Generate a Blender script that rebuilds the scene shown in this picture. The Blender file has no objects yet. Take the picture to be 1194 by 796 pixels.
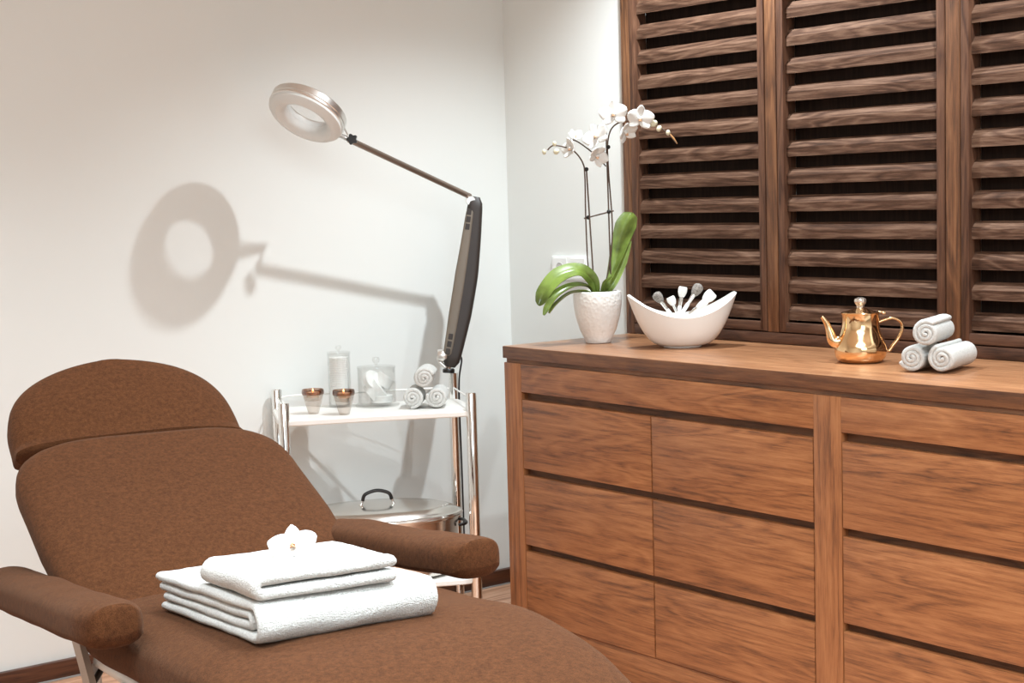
import bpy, bmesh, math, random
from mathutils import Vector, Matrix, noise
from math import sin, cos, pi, radians as R

random.seed(7)
S = bpy.context.scene
COL = S.collection

# ------------------------------------------------------------------ camera
cam_data = bpy.data.cameras.new('camera')
cam_data.sensor_width = 36.0
cam_data.lens = 1851.0 / 1194.0 * 36.0
cam_data.clip_start = 0.02
cam = bpy.data.objects.new('camera', cam_data)
COL.objects.link(cam)
p_, y_, r_ = R(5.089), R(37.811), R(-1.575)
fw = Vector((sin(y_) * cos(p_), cos(y_) * cos(p_), -sin(p_)))
rt = Vector((cos(y_), -sin(y_), 0))
up = rt.cross(fw)
RT = cos(r_) * rt + sin(r_) * up
UP = -sin(r_) * rt + cos(r_) * up
cam.matrix_world = Matrix(((RT.x, UP.x, -fw.x, 0), (RT.y, UP.y, -fw.y, 0), (RT.z, UP.z, -fw.z, 1.35), (0, 0, 0, 1)))
S.camera = cam

# ------------------------------------------------------------------ world, exposure, lights
S.view_settings.view_transform = 'Standard'
S.view_settings.look = 'None'
S.view_settings.gamma = 1.0
S.view_settings.use_curve_mapping = False
S.view_settings.exposure = 0.02
w = bpy.data.worlds.new('world'); S.world = w; w.use_nodes = True
w.node_tree.nodes['Background'].inputs[0].default_value = (1, 0.97, 0.93, 1)
w.node_tree.nodes['Background'].inputs[1].default_value = 0.25

def spot(name, loc, target, power, size=R(110), blend=0.9, radius=0.05, color=(0.848, 0.947, 1.0)):
    l = bpy.data.lights.new(name, 'SPOT'); l.energy = power; l.spot_size = size; l.spot_blend = blend
    l.shadow_soft_size = radius; l.color = color
    o = bpy.data.objects.new(name, l); COL.objects.link(o); o.location = loc
    d = Vector(target) - Vector(loc); o.rotation_euler = d.to_track_quat('-Z', 'Y').to_euler()
    return o
def area(name, loc, target, power, sx, sy, color=(0.848, 0.947, 1.0)):
    l = bpy.data.lights.new(name, 'AREA'); l.energy = power; l.shape = 'RECTANGLE'; l.size = sx; l.size_y = sy; l.color = color
    o = bpy.data.objects.new(name, l); COL.objects.link(o); o.location = loc
    d = Vector(target) - Vector(loc); o.rotation_euler = d.to_track_quat('-Z', 'Y').to_euler()
    return o
for lx, ly, pw, sz in ((3.0, 3.26, 140, 124), (3.0, 2.06, 100, 124), (3.0, 0.86, 80, 124), (1.6, 2.60, 95, 94), (1.6, 1.40, 130, 94), (0.55, 3.40, 82, 116), (0.4, 1.6, 66, 110)):
    spot('ceiling_downlight', (lx, ly, 2.57), (lx, ly, 0), pw, R(sz), 0.75, 0.025)
area('soft_fill_light', (0.6, 0.6, 2.56), (0.6, 0.601, 0), 105, 2.2, 1.8, (0.76, 0.915, 1.0))  # added overhead soft fill, not a fixture of the room
area('soft_fill_light', (0.2, -1.4, 2.2), (1.9, 3.2, 0.9), 40, 2.0, 1.4, (0.76, 0.915, 1.0))  # added fill from behind the camera, not a room lamp

# ------------------------------------------------------------------ helpers
def finish(name, me, mat, parent=None, smooth=True, auto=35):
    o = bpy.data.objects.new(name, me); COL.objects.link(o)
    if mat: me.materials.append(mat)
    if smooth:
        me.polygons.foreach_set('use_smooth', [True] * len(me.polygons))
        if auto:
            me.set_sharp_from_angle(angle=R(auto))
    me.update()
    if parent: o.parent = parent
    return o
def from_bm(name, bm, mat, parent=None, smooth=True, auto=35):
    me = bpy.data.meshes.new(name)
    bmesh.ops.recalc_face_normals(bm, faces=bm.faces)
    bm.to_mesh(me); bm.free()
    return finish(name, me, mat, parent, smooth, auto)
def bm_box(bm, lo, hi, bevel=0.0, seg=2):
    r = bmesh.ops.create_cube(bm, size=1.0)
    vs = r['verts']
    for v in vs:
        v.co = Vector([lo[i] + (v.co[i] + 0.5) * (hi[i] - lo[i]) for i in range(3)])
    if bevel > 0:
        es = list({e for v in vs for e in v.link_edges})
        bmesh.ops.bevel(bm, geom=es, offset=bevel, segments=seg, profile=0.5, affect='EDGES')
def box(name, lo, hi, mat, parent=None, bevel=0.0015, seg=2):
    bm = bmesh.new(); bm_box(bm, lo, hi, bevel, seg)
    return from_bm(name, bm, mat, parent)
def bm_loft(bm, rings, closed=True, caps=True):
    vr = [[bm.verts.new(p) for p in ring] for ring in rings]
    n = len(vr[0])
    for a, b in zip(vr, vr[1:]):
        for i in range(n if closed else n - 1):
            j = (i + 1) % n
            bm.faces.new((a[i], a[j], b[j], b[i]))
    if caps:
        bm.faces.new(list(reversed(vr[0]))); bm.faces.new(vr[-1])
    return vr
def bm_lathe(bm, prof, n=48, origin=(0, 0, 0)):
    ox, oy, oz = origin
    rings = []
    for r, z in prof:
        rings.append([(ox + max(r, 1e-4) * cos(2 * pi * i / n), oy + max(r, 1e-4) * sin(2 * pi * i / n), oz + z) for i in range(n)])
    bm_loft(bm, rings)
def lathe(name, prof, mat, parent=None, n=48, origin=(0, 0, 0), auto=40):
    bm = bmesh.new(); bm_lathe(bm, prof, n, origin)
    return from_bm(name, bm, mat, parent, True, auto)
def frame_at(t):
    t = t.normalized()
    a = Vector((0, 0, 1)) if abs(t.z) < 0.95 else Vector((1, 0, 0))
    u = t.cross(a).normalized(); v = t.cross(u).normalized()
    return u, v
def bm_tube(bm, pts, rad, n=12):
    pts = [Vector(p) for p in pts]
    if not hasattr(rad, '__len__'): rad = [rad] * len(pts)
    rings = []; pu = None
    for i, p in enumerate(pts):
        t = (pts[min(i + 1, len(pts) - 1)] - pts[max(i - 1, 0)]).normalized()
        if pu is None: u, v = frame_at(t)
        else:
            u = (pu - t * pu.dot(t)).normalized(); v = t.cross(u)
        pu = u
        rings.append([p + rad[i] * (cos(2 * pi * k / n) * u + sin(2 * pi * k / n) * v) for k in range(n)])
    bm_loft(bm, rings)
def tube(name, pts, rad, mat, parent=None, n=12, auto=50):
    bm = bmesh.new(); bm_tube(bm, pts, rad, n)
    return from_bm(name, bm, mat, parent, True, auto)
def spline(pts, k=8):
    P = [Vector(p) for p in pts]; out = []
    for i in range(len(P) - 1):
        p0 = P[max(i - 1, 0)]; p1 = P[i]; p2 = P[i + 1]; p3 = P[min(i + 2, len(P) - 1)]
        for j in range(k):
            t = j / k
            out.append(0.5 * ((2 * p1) + (p2 - p0) * t + (2 * p0 - 5 * p1 + 4 * p2 - p3) * t * t + (3 * p1 - p0 - 3 * p2 + p3) * t ** 3))
    out.append(P[-1]); return out
def lerp_table(tab, s):
    if s <= tab[0][0]: return tab[0][1]
    for (a, va), (b, vb) in zip(tab, tab[1:]):
        if s <= b:
            t = (s - a) / (b - a); return va + (vb - va) * t
    return tab[-1][1]
def sgnpow(x, e): return math.copysign(abs(x) ** e, x)
def thing(name, label, cat, loc=(0, 0, 0), rotz=0.0, group=None):
    o = bpy.data.objects.new(name, None); COL.objects.link(o)
    o.empty_display_size = 0.05
    o.location = loc; o.rotation_euler = (0, 0, rotz); o['label'] = label; o['category'] = cat
    if group: o['group'] = group
    return o
def tag(o, label, cat, group=None):
    o['label'] = label; o['category'] = cat
    if group: o['group'] = group
    return o
def structure(o):
    o['kind'] = 'structure'; return o
def copy_tree(o, parent=None):
    c = o.copy(); COL.objects.link(c)
    if parent: c.parent = parent
    for ch in list(o.children): copy_tree(ch, c)
    return c

# ------------------------------------------------------------------ materials
def srgb(r, g, b):
    f = lambda c: (c / 255 / 12.92) if c / 255 <= 0.04045 else ((c / 255 + 0.055) / 1.055) ** 2.4
    return (f(r), f(g), f(b), 1)
def new_mat(name):
    m = bpy.data.materials.new(name); m.use_nodes = True
    nt = m.node_tree; b = nt.nodes['Principled BSDF']
    return m, nt, b
def plain(name, col, rough=0.5, metal=0.0, **kw):
    m, nt, b = new_mat(name)
    b.inputs['Base Color'].default_value = col; b.inputs['Roughness'].default_value = rough; b.inputs['Metallic'].default_value = metal
    for k, v in kw.items(): b.inputs[k.replace('_', ' ')].default_value = v
    return m
def N(nt, t, **kw):
    n = nt.nodes.new(t)
    for k, v in kw.items(): setattr(n, k, v)
    return n
def bump(nt, b, src, strength, dist):
    bp = N(nt, 'ShaderNodeBump'); bp.inputs['Strength'].default_value = strength; bp.inputs['Distance'].default_value = dist
    nt.links.new(src, bp.inputs['Height']); nt.links.new(bp.outputs[0], b.inputs['Normal'])
def wood(name, dark, mid, light, axis='Y', rough=0.45, scale=1.0, bumpy=0.15, island=False, ring=0.5, spec=0.5):
    m, nt, b = new_mat(name)
    tc = N(nt, 'ShaderNodeTexCoord'); oi = N(nt, 'ShaderNodeObjectInfo')
    off = N(nt, 'ShaderNodeVectorMath', operation='ADD')
    if island:
        g = N(nt, 'ShaderNodeNewGeometry')
        ad = N(nt, 'ShaderNodeMath', operation='ADD'); nt.links.new(g.outputs['Random Per Island'], ad.inputs[0]); nt.links.new(oi.outputs['Random'], ad.inputs[1])
        src = ad.outputs[0]
    else: src = oi.outputs['Random']
    mu = N(nt, 'ShaderNodeVectorMath', operation='SCALE'); mu.inputs[0].default_value = (7.3, 13.1, 5.7); nt.links.new(src, mu.inputs['Scale'])
    nt.links.new(tc.outputs['Object'], off.inputs[0]); nt.links.new(mu.outputs[0], off.inputs[1])
    def mapped(along, across):
        mp = N(nt, 'ShaderNodeMapping'); nt.links.new(off.outputs[0], mp.inputs[0])
        s = [across * scale] * 3; s['XYZ'.index(axis)] = along * scale
        mp.inputs['Scale'].default_value = s; return mp.outputs[0]
    # broad cathedral figure
    n1 = N(nt, 'ShaderNodeTexNoise'); n1.inputs['Scale'].default_value = 1; n1.inputs['Detail'].default_value = 3; n1.inputs['Distortion'].default_value = 0.6
    nt.links.new(mapped(1.3, 11), n1.inputs['Vector'])
    sc = N(nt, 'ShaderNodeMath', operation='MULTIPLY'); sc.inputs[1].default_value = 9.0; nt.links.new(n1.outputs[0], sc.inputs[0])
    fr = N(nt, 'ShaderNodeMath', operation='PINGPONG'); fr.inputs[1].default_value = 0.5; nt.links.new(sc.outputs[0], fr.inputs[0])
    # streaks
    n2 = N(nt, 'ShaderNodeTexNoise'); n2.inputs['Scale'].default_value = 1; n2.inputs['Detail'].default_value = 5; n2.inputs['Roughness'].default_value = 0.65; n2.inputs['Distortion'].default_value = 0.3
    nt.links.new(mapped(3.5, 120), n2.inputs['Vector'])
    n3 = N(nt, 'ShaderNodeTexNoise'); n3.inputs['Scale'].default_value = 1; n3.inputs['Detail'].default_value = 4; n3.inputs['Roughness'].default_value = 0.7
    nt.links.new(mapped(22, 520), n3.inputs['Vector'])
    n4 = N(nt, 'ShaderNodeTexNoise'); n4.inputs['Scale'].default_value = 1; n4.inputs['Detail'].default_value = 2; n4.inputs['Distortion'].default_value = 0.8
    nt.links.new(mapped(1.6, 15), n4.inputs['Vector'])
    def mul(s, k):
        x = N(nt, 'ShaderNodeMath', operation='MULTIPLY'); x.inputs[1].default_value = k; nt.links.new(s, x.inputs[0]); return x.outputs[0]
    def add(a, c):
        x = N(nt, 'ShaderNodeMath', operation='ADD'); nt.links.new(a, x.inputs[0]); nt.links.new(c, x.inputs[1]); return x.outputs[0]
    tot = add(add(mul(fr.outputs[0], ring), mul(n2.outputs[0], 0.62)), add(mul(n3.outputs[0], 0.50), mul(n4.outputs[0], 0.34)))
    mr = N(nt, 'ShaderNodeMapRange'); mid_v = ring * 0.25 + 0.73
    mr.inputs['From Min'].default_value = mid_v - 0.24; mr.inputs['From Max'].default_value = mid_v + 0.24
    nt.links.new(tot, mr.inputs['Value'])
    cr = N(nt, 'ShaderNodeValToRGB'); cr.color_ramp.elements[0].color = dark; cr.color_ramp.elements[1].color = light
    e = cr.color_ramp.elements.new(0.45); e.color = mid
    nt.links.new(mr.outputs[0], cr.inputs[0]); nt.links.new(cr.outputs[0], b.inputs['Base Color'])
    b.inputs['Roughness'].default_value = rough; b.inputs['Specular IOR Level'].default_value = spec
    bump(nt, b, add(n3.outputs[0], mul(n2.outputs[0], 0.7)), bumpy, 0.002)
    return m
def fabric(name, c1, c2, fine=900, coarse=60, sheen=0.4, rough=0.95, bs=0.5, bd=0.0015, tint=(1, 1, 1, 1)):
    m, nt, b = new_mat(name)
    tc = N(nt, 'ShaderNodeTexCoord')
    a = N(nt, 'ShaderNodeTexNoise'); a.inputs['Scale'].default_value = fine; a.inputs['Detail'].default_value = 2
    c = N(nt, 'ShaderNodeTexNoise'); c.inputs['Scale'].default_value = coarse; c.inputs['Detail'].default_value = 4; c.inputs['Roughness'].default_value = 0.7
    for n in (a, c): nt.links.new(tc.outputs['Object'], n.inputs['Vector'])
    mx = N(nt, 'ShaderNodeMath', operation='ADD'); nt.links.new(a.outputs[0], mx.inputs[0]); nt.links.new(c.outputs[0], mx.inputs[1])
    mr = N(nt, 'ShaderNodeMapRange'); mr.inputs['From Min'].default_value = 0.7; mr.inputs['From Max'].default_value = 1.3; nt.links.new(mx.outputs[0], mr.inputs['Value'])
    mix = N(nt, 'ShaderNodeMix', data_type='RGBA'); nt.links.new(mr.outputs[0], mix.inputs[0])
    mix.inputs[6].default_value = c1; mix.inputs[7].default_value = c2
    nt.links.new(mix.outputs[2], b.inputs['Base Color'])
    b.inputs['Roughness'].default_value = rough; b.inputs['Sheen Weight'].default_value = sheen; b.inputs['Sheen Roughness'].default_value = 0.45
    b.inputs['Sheen Tint'].default_value = tint; b.inputs['Specular IOR Level'].default_value = 0.1
    bump(nt, b, mx.outputs[0], bs, bd)
    return m
def plaster(name, col, rough=0.85):
    m, nt, b = new_mat(name)
    b.inputs['Base Color'].default_value = col; b.inputs['Roughness'].default_value = rough; b.inputs['Specular IOR Level'].default_value = 0.25
    tc = N(nt, 'ShaderNodeTexCoord'); a = N(nt, 'ShaderNodeTexNoise'); a.inputs['Scale'].default_value = 180; a.inputs['Detail'].default_value = 3
    nt.links.new(tc.outputs['Object'], a.inputs['Vector']); bump(nt, b, a.outputs[0], 0.05, 0.001)
    return m

M_wall = plaster('white_plaster', srgb(232, 232, 228))
M_ceil = plaster('ceiling_paint', srgb(238, 236, 232))
WD, WM, WL = srgb(82, 48, 28), srgb(144, 89, 52), srgb(176, 118, 74)
M_oakY = wood('brown_oak_horizontal', WD, WM, WL, 'Y', 0.42, ring=0.32)
M_oakZ = wood('brown_oak_vertical', WD, WM, WL, 'Z', 0.42, ring=0.22)
M_oaktop = wood('brown_oak_worktop', srgb(112, 72, 46), srgb(158, 108, 74), srgb(190, 138, 98), 'Y', 0.30, ring=0.3)
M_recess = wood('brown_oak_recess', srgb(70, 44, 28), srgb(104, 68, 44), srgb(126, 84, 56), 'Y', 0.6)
SD, SM, SL = srgb(50, 32, 23), srgb(82, 57, 43), srgb(118, 90, 73)
M_shutY = wood('dark_stained_oak_louvers', SD, SM, SL, 'Y', 0.75, island=True, bumpy=0.3, spec=0.12, scale=1.3)
M_shutZ = wood('dark_stained_oak_frame', srgb(50, 30, 20), srgb(86, 56, 40), srgb(112, 78, 58), 'Z', 0.55, spec=0.35)
M_shutYf = wood('dark_stained_oak_rail', srgb(50, 30, 20), srgb(80, 52, 38), srgb(104, 72, 54), 'Y', 0.55, spec=0.35)
M_post = wood('reddish_oak_post', srgb(60, 36, 22), srgb(98, 62, 38), srgb(136, 92, 60), 'Z', 0.5, bumpy=0.3)
M_floor = wood('wood_floor', srgb(150, 104, 78), srgb(198, 150, 120), srgb(218, 176, 148), 'X', 0.4, scale=0.7)
M_base = wood('dark_baseboard_wood', srgb(52, 27, 15), srgb(80, 44, 26), srgb(98, 58, 36), 'X', 0.4)
M_brown = fabric('brown_terry_cover', srgb(58, 32, 17), srgb(94, 57, 33), 700, 110, 0.08, 0.95, 0.6, 0.0012, (0.9, 0.62, 0.45, 1))
M_towel = fabric('white_terry', srgb(200, 197, 192), srgb(226, 224, 219), 420, 150, 0.12, 1.0, 0.9, 0.003)
M_chrome = plain('chrome', (0.86, 0.85, 0.83, 1), 0.08, 1.0)
M_steel = plain('brushed_steel', (0.72, 0.69, 0.65, 1), 0.22, 1.0)
M_alu = plain('satin_aluminium', (0.78, 0.75, 0.72, 1), 0.32, 1.0)
M_whitepl = plain('white_plastic', srgb(244, 243, 240), 0.3)
M_black = plain('black_plastic', srgb(22, 16, 13), 0.35)
M_lamparm = plain('dark_brown_grey_lamp_shell', srgb(44, 33, 27), 0.5)
M_lampside = plain('taupe_lamp_shell', srgb(112, 100, 87), 0.5)
M_diff = plain('white_diffuser', srgb(222, 222, 219), 0.5)
M_rod = plain('bronze_rod', srgb(150, 134, 122), 0.3, 0.8)
M_ceramic = plain('white_ceramic', srgb(238, 234, 228), 0.16)
M_gold = plain('polished_gold', srgb(244, 206, 158), 0.12, 1.0)
M_silver = plain('silver_knob', srgb(236, 224, 212), 0.12, 0.85)
M_frame = plain('beige_grey_painted_steel', srgb(176, 160, 146), 0.45)
M_white = plain('white_lacquer', srgb(240, 236, 230), 0.35)
M_grout = plain('grey_joint', srgb(150, 148, 146), 0.7)
M_soil = plain('dark_bark', srgb(60, 42, 28), 0.95)
M_stem = plain('dark_brown_stem', srgb(82, 62, 48), 0.6)
M_green = plain('green_stem', srgb(120, 160, 60), 0.5)
M_wick = plain('wax_white', srgb(250, 244, 232), 0.5, Subsurface_Weight=0.2)
M_cotton = plain('white_cotton', srgb(244, 243, 240), 0.9)
M_cream = plain('cream_steel', srgb(205, 190, 172), 0.3, 0.35)
def glass(name, col, refl=1.0, body=0.0):
    # thin-walled glass: tinted see-through with a fresnel reflection
    m = bpy.data.materials.new(name); m.use_nodes = True; nt = m.node_tree; nt.nodes.clear()
    out = N(nt, 'ShaderNodeOutputMaterial'); tr = N(nt, 'ShaderNodeBsdfTransparent'); gl = N(nt, 'ShaderNodeBsdfGlossy')
    tr.inputs[0].default_value = col; gl.inputs['Roughness'].default_value = 0.03
    lw = N(nt, 'ShaderNodeLayerWeight'); lw.inputs['Blend'].default_value = 0.35
    mu = N(nt, 'ShaderNodeMath', operation='MULTIPLY_ADD'); mu.inputs[1].default_value = 0.55 * refl; mu.inputs[2].default_value = 0.04
    mx = N(nt, 'ShaderNodeMixShader'); nt.links.new(lw.outputs['Facing'], mu.inputs[0]); nt.links.new(mu.outputs[0], mx.inputs[0])
    nt.links.new(tr.outputs[0], mx.inputs[1]); nt.links.new(gl.outputs[0], mx.inputs[2]); nt.links.new(mx.outputs[0], out.inputs[0])
    return m
M_glass = glass('clear_glass', (0.97, 0.97, 0.965, 1), 0.5)
M_smoke = glass('smoked_brown_glass', srgb(242, 236, 231), 0.8)
M_smokeband = glass('dark_amber_glass', srgb(226, 203, 190), 0.9)
M_flame = plain('candle_flame', (1, 0.6, 0.25, 1), 0.5); 
M_flame.node_tree.nodes['Principled BSDF'].inputs['Emission Color'].default_value = (1, 0.5, 0.2, 1)
M_flame.node_tree.nodes['Principled BSDF'].inputs['Emission Strength'].default_value = 5
def leafmat():
    m, nt, b = new_mat('orchid_leaf_green')
    tc = N(nt, 'ShaderNodeTexCoord'); n = N(nt, 'ShaderNodeTexNoise'); n.inputs['Scale'].default_value = 14; n.inputs['Detail'].default_value = 3
    nt.links.new(tc.outputs['Object'], n.inputs['Vector'])
    cr = N(nt, 'ShaderNodeValToRGB'); cr.color_ramp.elements[0].position = 0.35; cr.color_ramp.elements[1].position = 0.65
    cr.color_ramp.elements[0].color = srgb(66, 78, 24); cr.color_ramp.elements[1].color = srgb(124, 146, 64)
    nt.links.new(n.outputs[0], cr.inputs[0]); nt.links.new(cr.outputs[0], b.inputs['Base Color'])
    b.inputs['Roughness'].default_value = 0.32; b.inputs['Coat Weight'].default_value = 0.2
    return m
M_leaf = leafmat()
M_petal = plain('white_petal', srgb(226, 224, 219), 0.6, Subsurface_Weight=0.15, Subsurface_Radius=(0.01, 0.01, 0.01))
M_lip = plain('orange_pink_lip', srgb(222, 170, 130), 0.6)
M_bud = plain('pale_green_bud', srgb(214, 206, 178), 0.55)
M_budtip = plain('tan_stem_tip', srgb(170, 120, 70), 0.6)
def potmat():
    m, nt, b = new_mat('embossed_white_ceramic'); b.inputs['Base Color'].default_value = srgb(240, 236, 230); b.inputs['Roughness'].default_value = 0.35
    tc = N(nt, 'ShaderNodeTexCoord'); v = N(nt, 'ShaderNodeTexVoronoi'); v.inputs['Scale'].default_value = 95
    nt.links.new(tc.outputs['Object'], v.inputs['Vector']); bump(nt, b, v.outputs[0], 0.6, 0.002); return m
M_pot = potmat()
M_bristle_grey = fabric('grey_bristle', srgb(92, 84, 78), srgb(170, 162, 154), 500, 200, 0.1)
M_bristle_white = fabric('white_bristle', srgb(225, 220, 212), srgb(250, 248, 244), 500, 200, 0.1)

# ------------------------------------------------------------------ room shell
WB, WA, H = 3.415, 4.403, 2.6
X0, Y0 = -2.0, -3.0
def slab(name, lo, hi, mat): return structure(box(name, lo, hi, mat, bevel=0))
slab('floor', (X0 - 0.1, Y0 - 0.1, -0.1), (WB + 0.1, WA + 0.1, 0), M_floor)
slab('ceiling', (X0 - 0.1, Y0 - 0.1, H), (WB + 0.1, WA + 0.1, H + 0.1), M_ceil)
slab('wall_back', (X0 - 0.1, WA, 0), (WB + 0.1, WA + 0.1, H), M_wall)
slab('wall_right', (WB, Y0 - 0.1, 0), (WB + 0.1, WA, H), M_wall)
slab('wall_left', (X0 - 0.1, Y0 - 0.1, 0), (X0, WA, H), M_wall)
slab('wall_front', (X0, Y0 - 0.1, 0), (WB, Y0, H), M_wall)
b_ = structure(box('baseboard_back', (X0, WA - 0.02, 0), (WB, WA, 0.053), M_base, bevel=0.002))
b_ = structure(box('baseboard_right', (WB - 0.02, 3.75, 0), (WB, WA - 0.02, 0.053), M_base, bevel=0.002))
structure(box('trim_1', (X0, WA - 0.026, 0), (WB - 0.02, WA - 0.02, 0.004), M_grout, bevel=0))

# ------------------------------------------------------------------ louvered shutters
M_back = wood('dark_gap_shade', srgb(28, 18, 13), srgb(34, 23, 17), srgb(42, 29, 22), 'Z', 0.8, spec=0.1)  # near-black tone standing in for the shade between the louvers
XF = 3.36
sf = thing('shutter_frame', 'dark brown wooden frame and posts holding the three louvered shutter panels on the right wall', 'frame', (XF, 2.6, 0.92))
def wb(name, lo, hi, mat, parent, bevel=0.0015):
    o = box(name, lo, hi, mat, None, bevel)
    o.parent = parent; o.matrix_parent_inverse = Matrix.Translation(-Vector(parent.location)); return o
wb('post', (XF, 3.699, 0.92), (WB, 3.736, 2.35), M_post, sf)
wb('post', (XF, 3.091, 0.9545), (WB, 3.132, 2.31), M_post, sf)
wb('post', (XF, 2.474, 0.9545), (WB, 2.516, 2.31), M_post, sf)
wb('post', (XF, 1.853, 0.92), (WB, 1.890, 2.35), M_post, sf)
wb('bottom_rail', (XF, 1.890, 0.9215), (WB, 3.699, 0.953), M_shutYf, sf)
wb('top_rail', (XF, 1.890, 2.313), (WB, 3.699, 2.35), M_shutYf, sf)
def louver_panel(y0, y1, label):
    # y0 < y1
    t = thing('louvered_shutter', label, 'shutter', (XF, (y0 + y1) / 2, 0.956), 0, 'louvered shutter panels')
    sw = 0.024; zb, zt = 0.956, 2.31
    wb('stile', (XF - 0.001, y0, zb), (XF + 0.05, y0 + sw, zt), M_shutZ, t)
    wb('stile', (XF - 0.001, y1 - sw, zb), (XF + 0.05, y1, zt), M_shutZ, t)
    wb('rail', (XF - 0.001, y0 + sw, zb), (XF + 0.05, y1 - sw, 0.983), M_shutYf, t)
    wb('rail', (XF - 0.001, y0 + sw, zt - 0.03), (XF + 0.05, y1 - sw, zt), M_shutYf, t)
    wb('gap_shade_board', (XF + 0.050, y0 + sw, zb), (XF + 0.0545, y1 - sw, zt), M_back, t, 0)  # added board, makes the gaps behind the louvers read as deep shade
    bm = bmesh.new()
    z = 0.9893; xa = XF + 0.011; k = 0
    while z < 2.2:
        j = random.uniform(-0.0006, 0.0006)
        prof = [(xa + j, z), (xa + j, z + 0.0265), (xa + 0.016, z + 0.0265 + 0.020), (xa + 0.016, z + 0.022)]
        a = [bm.verts.new((x, y0 + sw, zz)) for x, zz in prof]; c = [bm.verts.new((x, y1 - sw, zz)) for x, zz in prof]
        fs = []
        for i in range(4):
            q = (i + 1) % 4; fs.append(bm.faces.new((a[i], a[q], c[q], c[i])))
        fs.append(bm.faces.new(a)); fs.append(bm.faces.new(list(reversed(c))))
        es = [bm.edges.get((a[i], c[i])) for i in (0, 1)]
        bmesh.ops.bevel(bm, geom=es, offset=0.0009, segments=1, profile=0.5, affect='EDGES')
        z += 0.0766; k += 1
    o = from_bm('louvers', bm, M_shutY, None, False)
    o.parent = t; o.matrix_parent_inverse = Matrix.Translation(-Vector(t.location))
    return t
louver_panel(3.136, 3.697, 'louvered dark wood shutter panel behind the orchid and the white bowl')
louver_panel(2.520, 3.087, 'louvered dark wood shutter panel behind the gold teapot, middle of three')
louver_panel(1.893, 2.470, 'louvered dark wood shutter panel at the right edge of the photo')

# ------------------------------------------------------------------ sideboard
XC = 2.8556
sb = thing('sideboard', 'long brown oak chest of wide handleless drawers below the shutters', 'sideboard', (3.13, 2.6, 0))
YL, YR = 3.725, 1.21
wb('top', (XC, YR, 0.884), (3.372, YL, 0.920), M_oaktop, sb, 0.0018)
M_edge = wood('darker_oak_front_edge', srgb(66, 38, 22), srgb(104, 64, 38), srgb(134, 88, 54), 'Y', 0.5, ring=0.25)
wb('front_edge', (XC - 0.0012, YR, 0.8845), (XC, YL, 0.9188), M_edge, sb, 0.0003)  # thin strip giving the worktop's front edge a darker tone than its top
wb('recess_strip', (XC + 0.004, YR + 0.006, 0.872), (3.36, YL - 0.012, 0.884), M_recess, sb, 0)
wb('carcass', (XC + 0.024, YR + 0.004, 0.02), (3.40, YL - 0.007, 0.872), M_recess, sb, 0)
wb('stile', (XC, 3.643, 0.0), (XC + 0.03, 3.7215, 0.8715), M_oakZ, sb)
wb('stile', (XC, 2.436, 0.0), (XC + 0.03, 2.5205, 0.8715), M_oakZ, sb)
wb('stile', (XC, YR, 0.0), (XC + 0.03, 1.298, 0.8715), M_oakZ, sb)
wb('side_panel', (XC + 0.03, 3.7175, 0.0), (3.372, 3.7215, 0.8715), M_oakZ, sb)
for a, b in ((2.5205, 3.643), (1.298, 2.436)):
    wb('top_rail', (XC, a, 0.788), (XC + 0.026, b, 0.8715), M_oakY, sb)
    wb('plinth', (XC + 0.006, a, 0.0), (XC + 0.03, b, 0.106), M_oakY, sb)
def drawer(a, b, z0, z1):
    wb('drawer', (XC + 0.0005, a + 0.0015, z0), (XC + 0.022, b - 0.0015, z1), M_oakY, sb, 0.0012)
for a, b in ((3.089, 3.642), (2.5225, 3.087), (1.868, 2.4345), (1.300, 1.866)):
    for z0, z1 in ((0.562, 0.766), (0.335, 0.5415), (0.109, 0.3145)):
        drawer(a, b, z0, z1)

# ------------------------------------------------------------------ wall socket
so = thing('power_socket', 'white double power socket on the white wall behind the orchid leaves', 'socket', (WB, 4.065, 1.118))
def wbl(o, t):
    o.parent = t; return o
bm = bmesh.new(); bm_box(bm, (-0.012, -0.092, -0.041), (0, 0.092, 0.041), 0.004, 3); from_bm('cover_plate', bm, M_whitepl, so)
M_sock = plain('socket_shadow_grey', srgb(205, 202, 198), 0.5)
for yy in (0.046, -0.046):
    bm = bmesh.new(); bm_box(bm, (-0.0135, yy - 0.036, -0.034), (-0.011, yy + 0.036, 0.034), 0.001, 1)
    fr_ = from_bm('insert', bm, M_whitepl, so)
    bm = bmesh.new(); bm_lathe(bm, [(0.019, 0), (0.019, 0.002), (0.0175, 0.002), (0.016, 0.0005), (0.0, 0.0005)], 32)
    bmesh.ops.rotate(bm, verts=bm.verts, cent=(0, 0, 0), matrix=Matrix.Rotation(-pi / 2, 3, 'Y')); bmesh.ops.translate(bm, verts=bm.verts, vec=(-0.0132, yy, 0))
    from_bm('socket_well', bm, M_sock, so)

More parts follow.
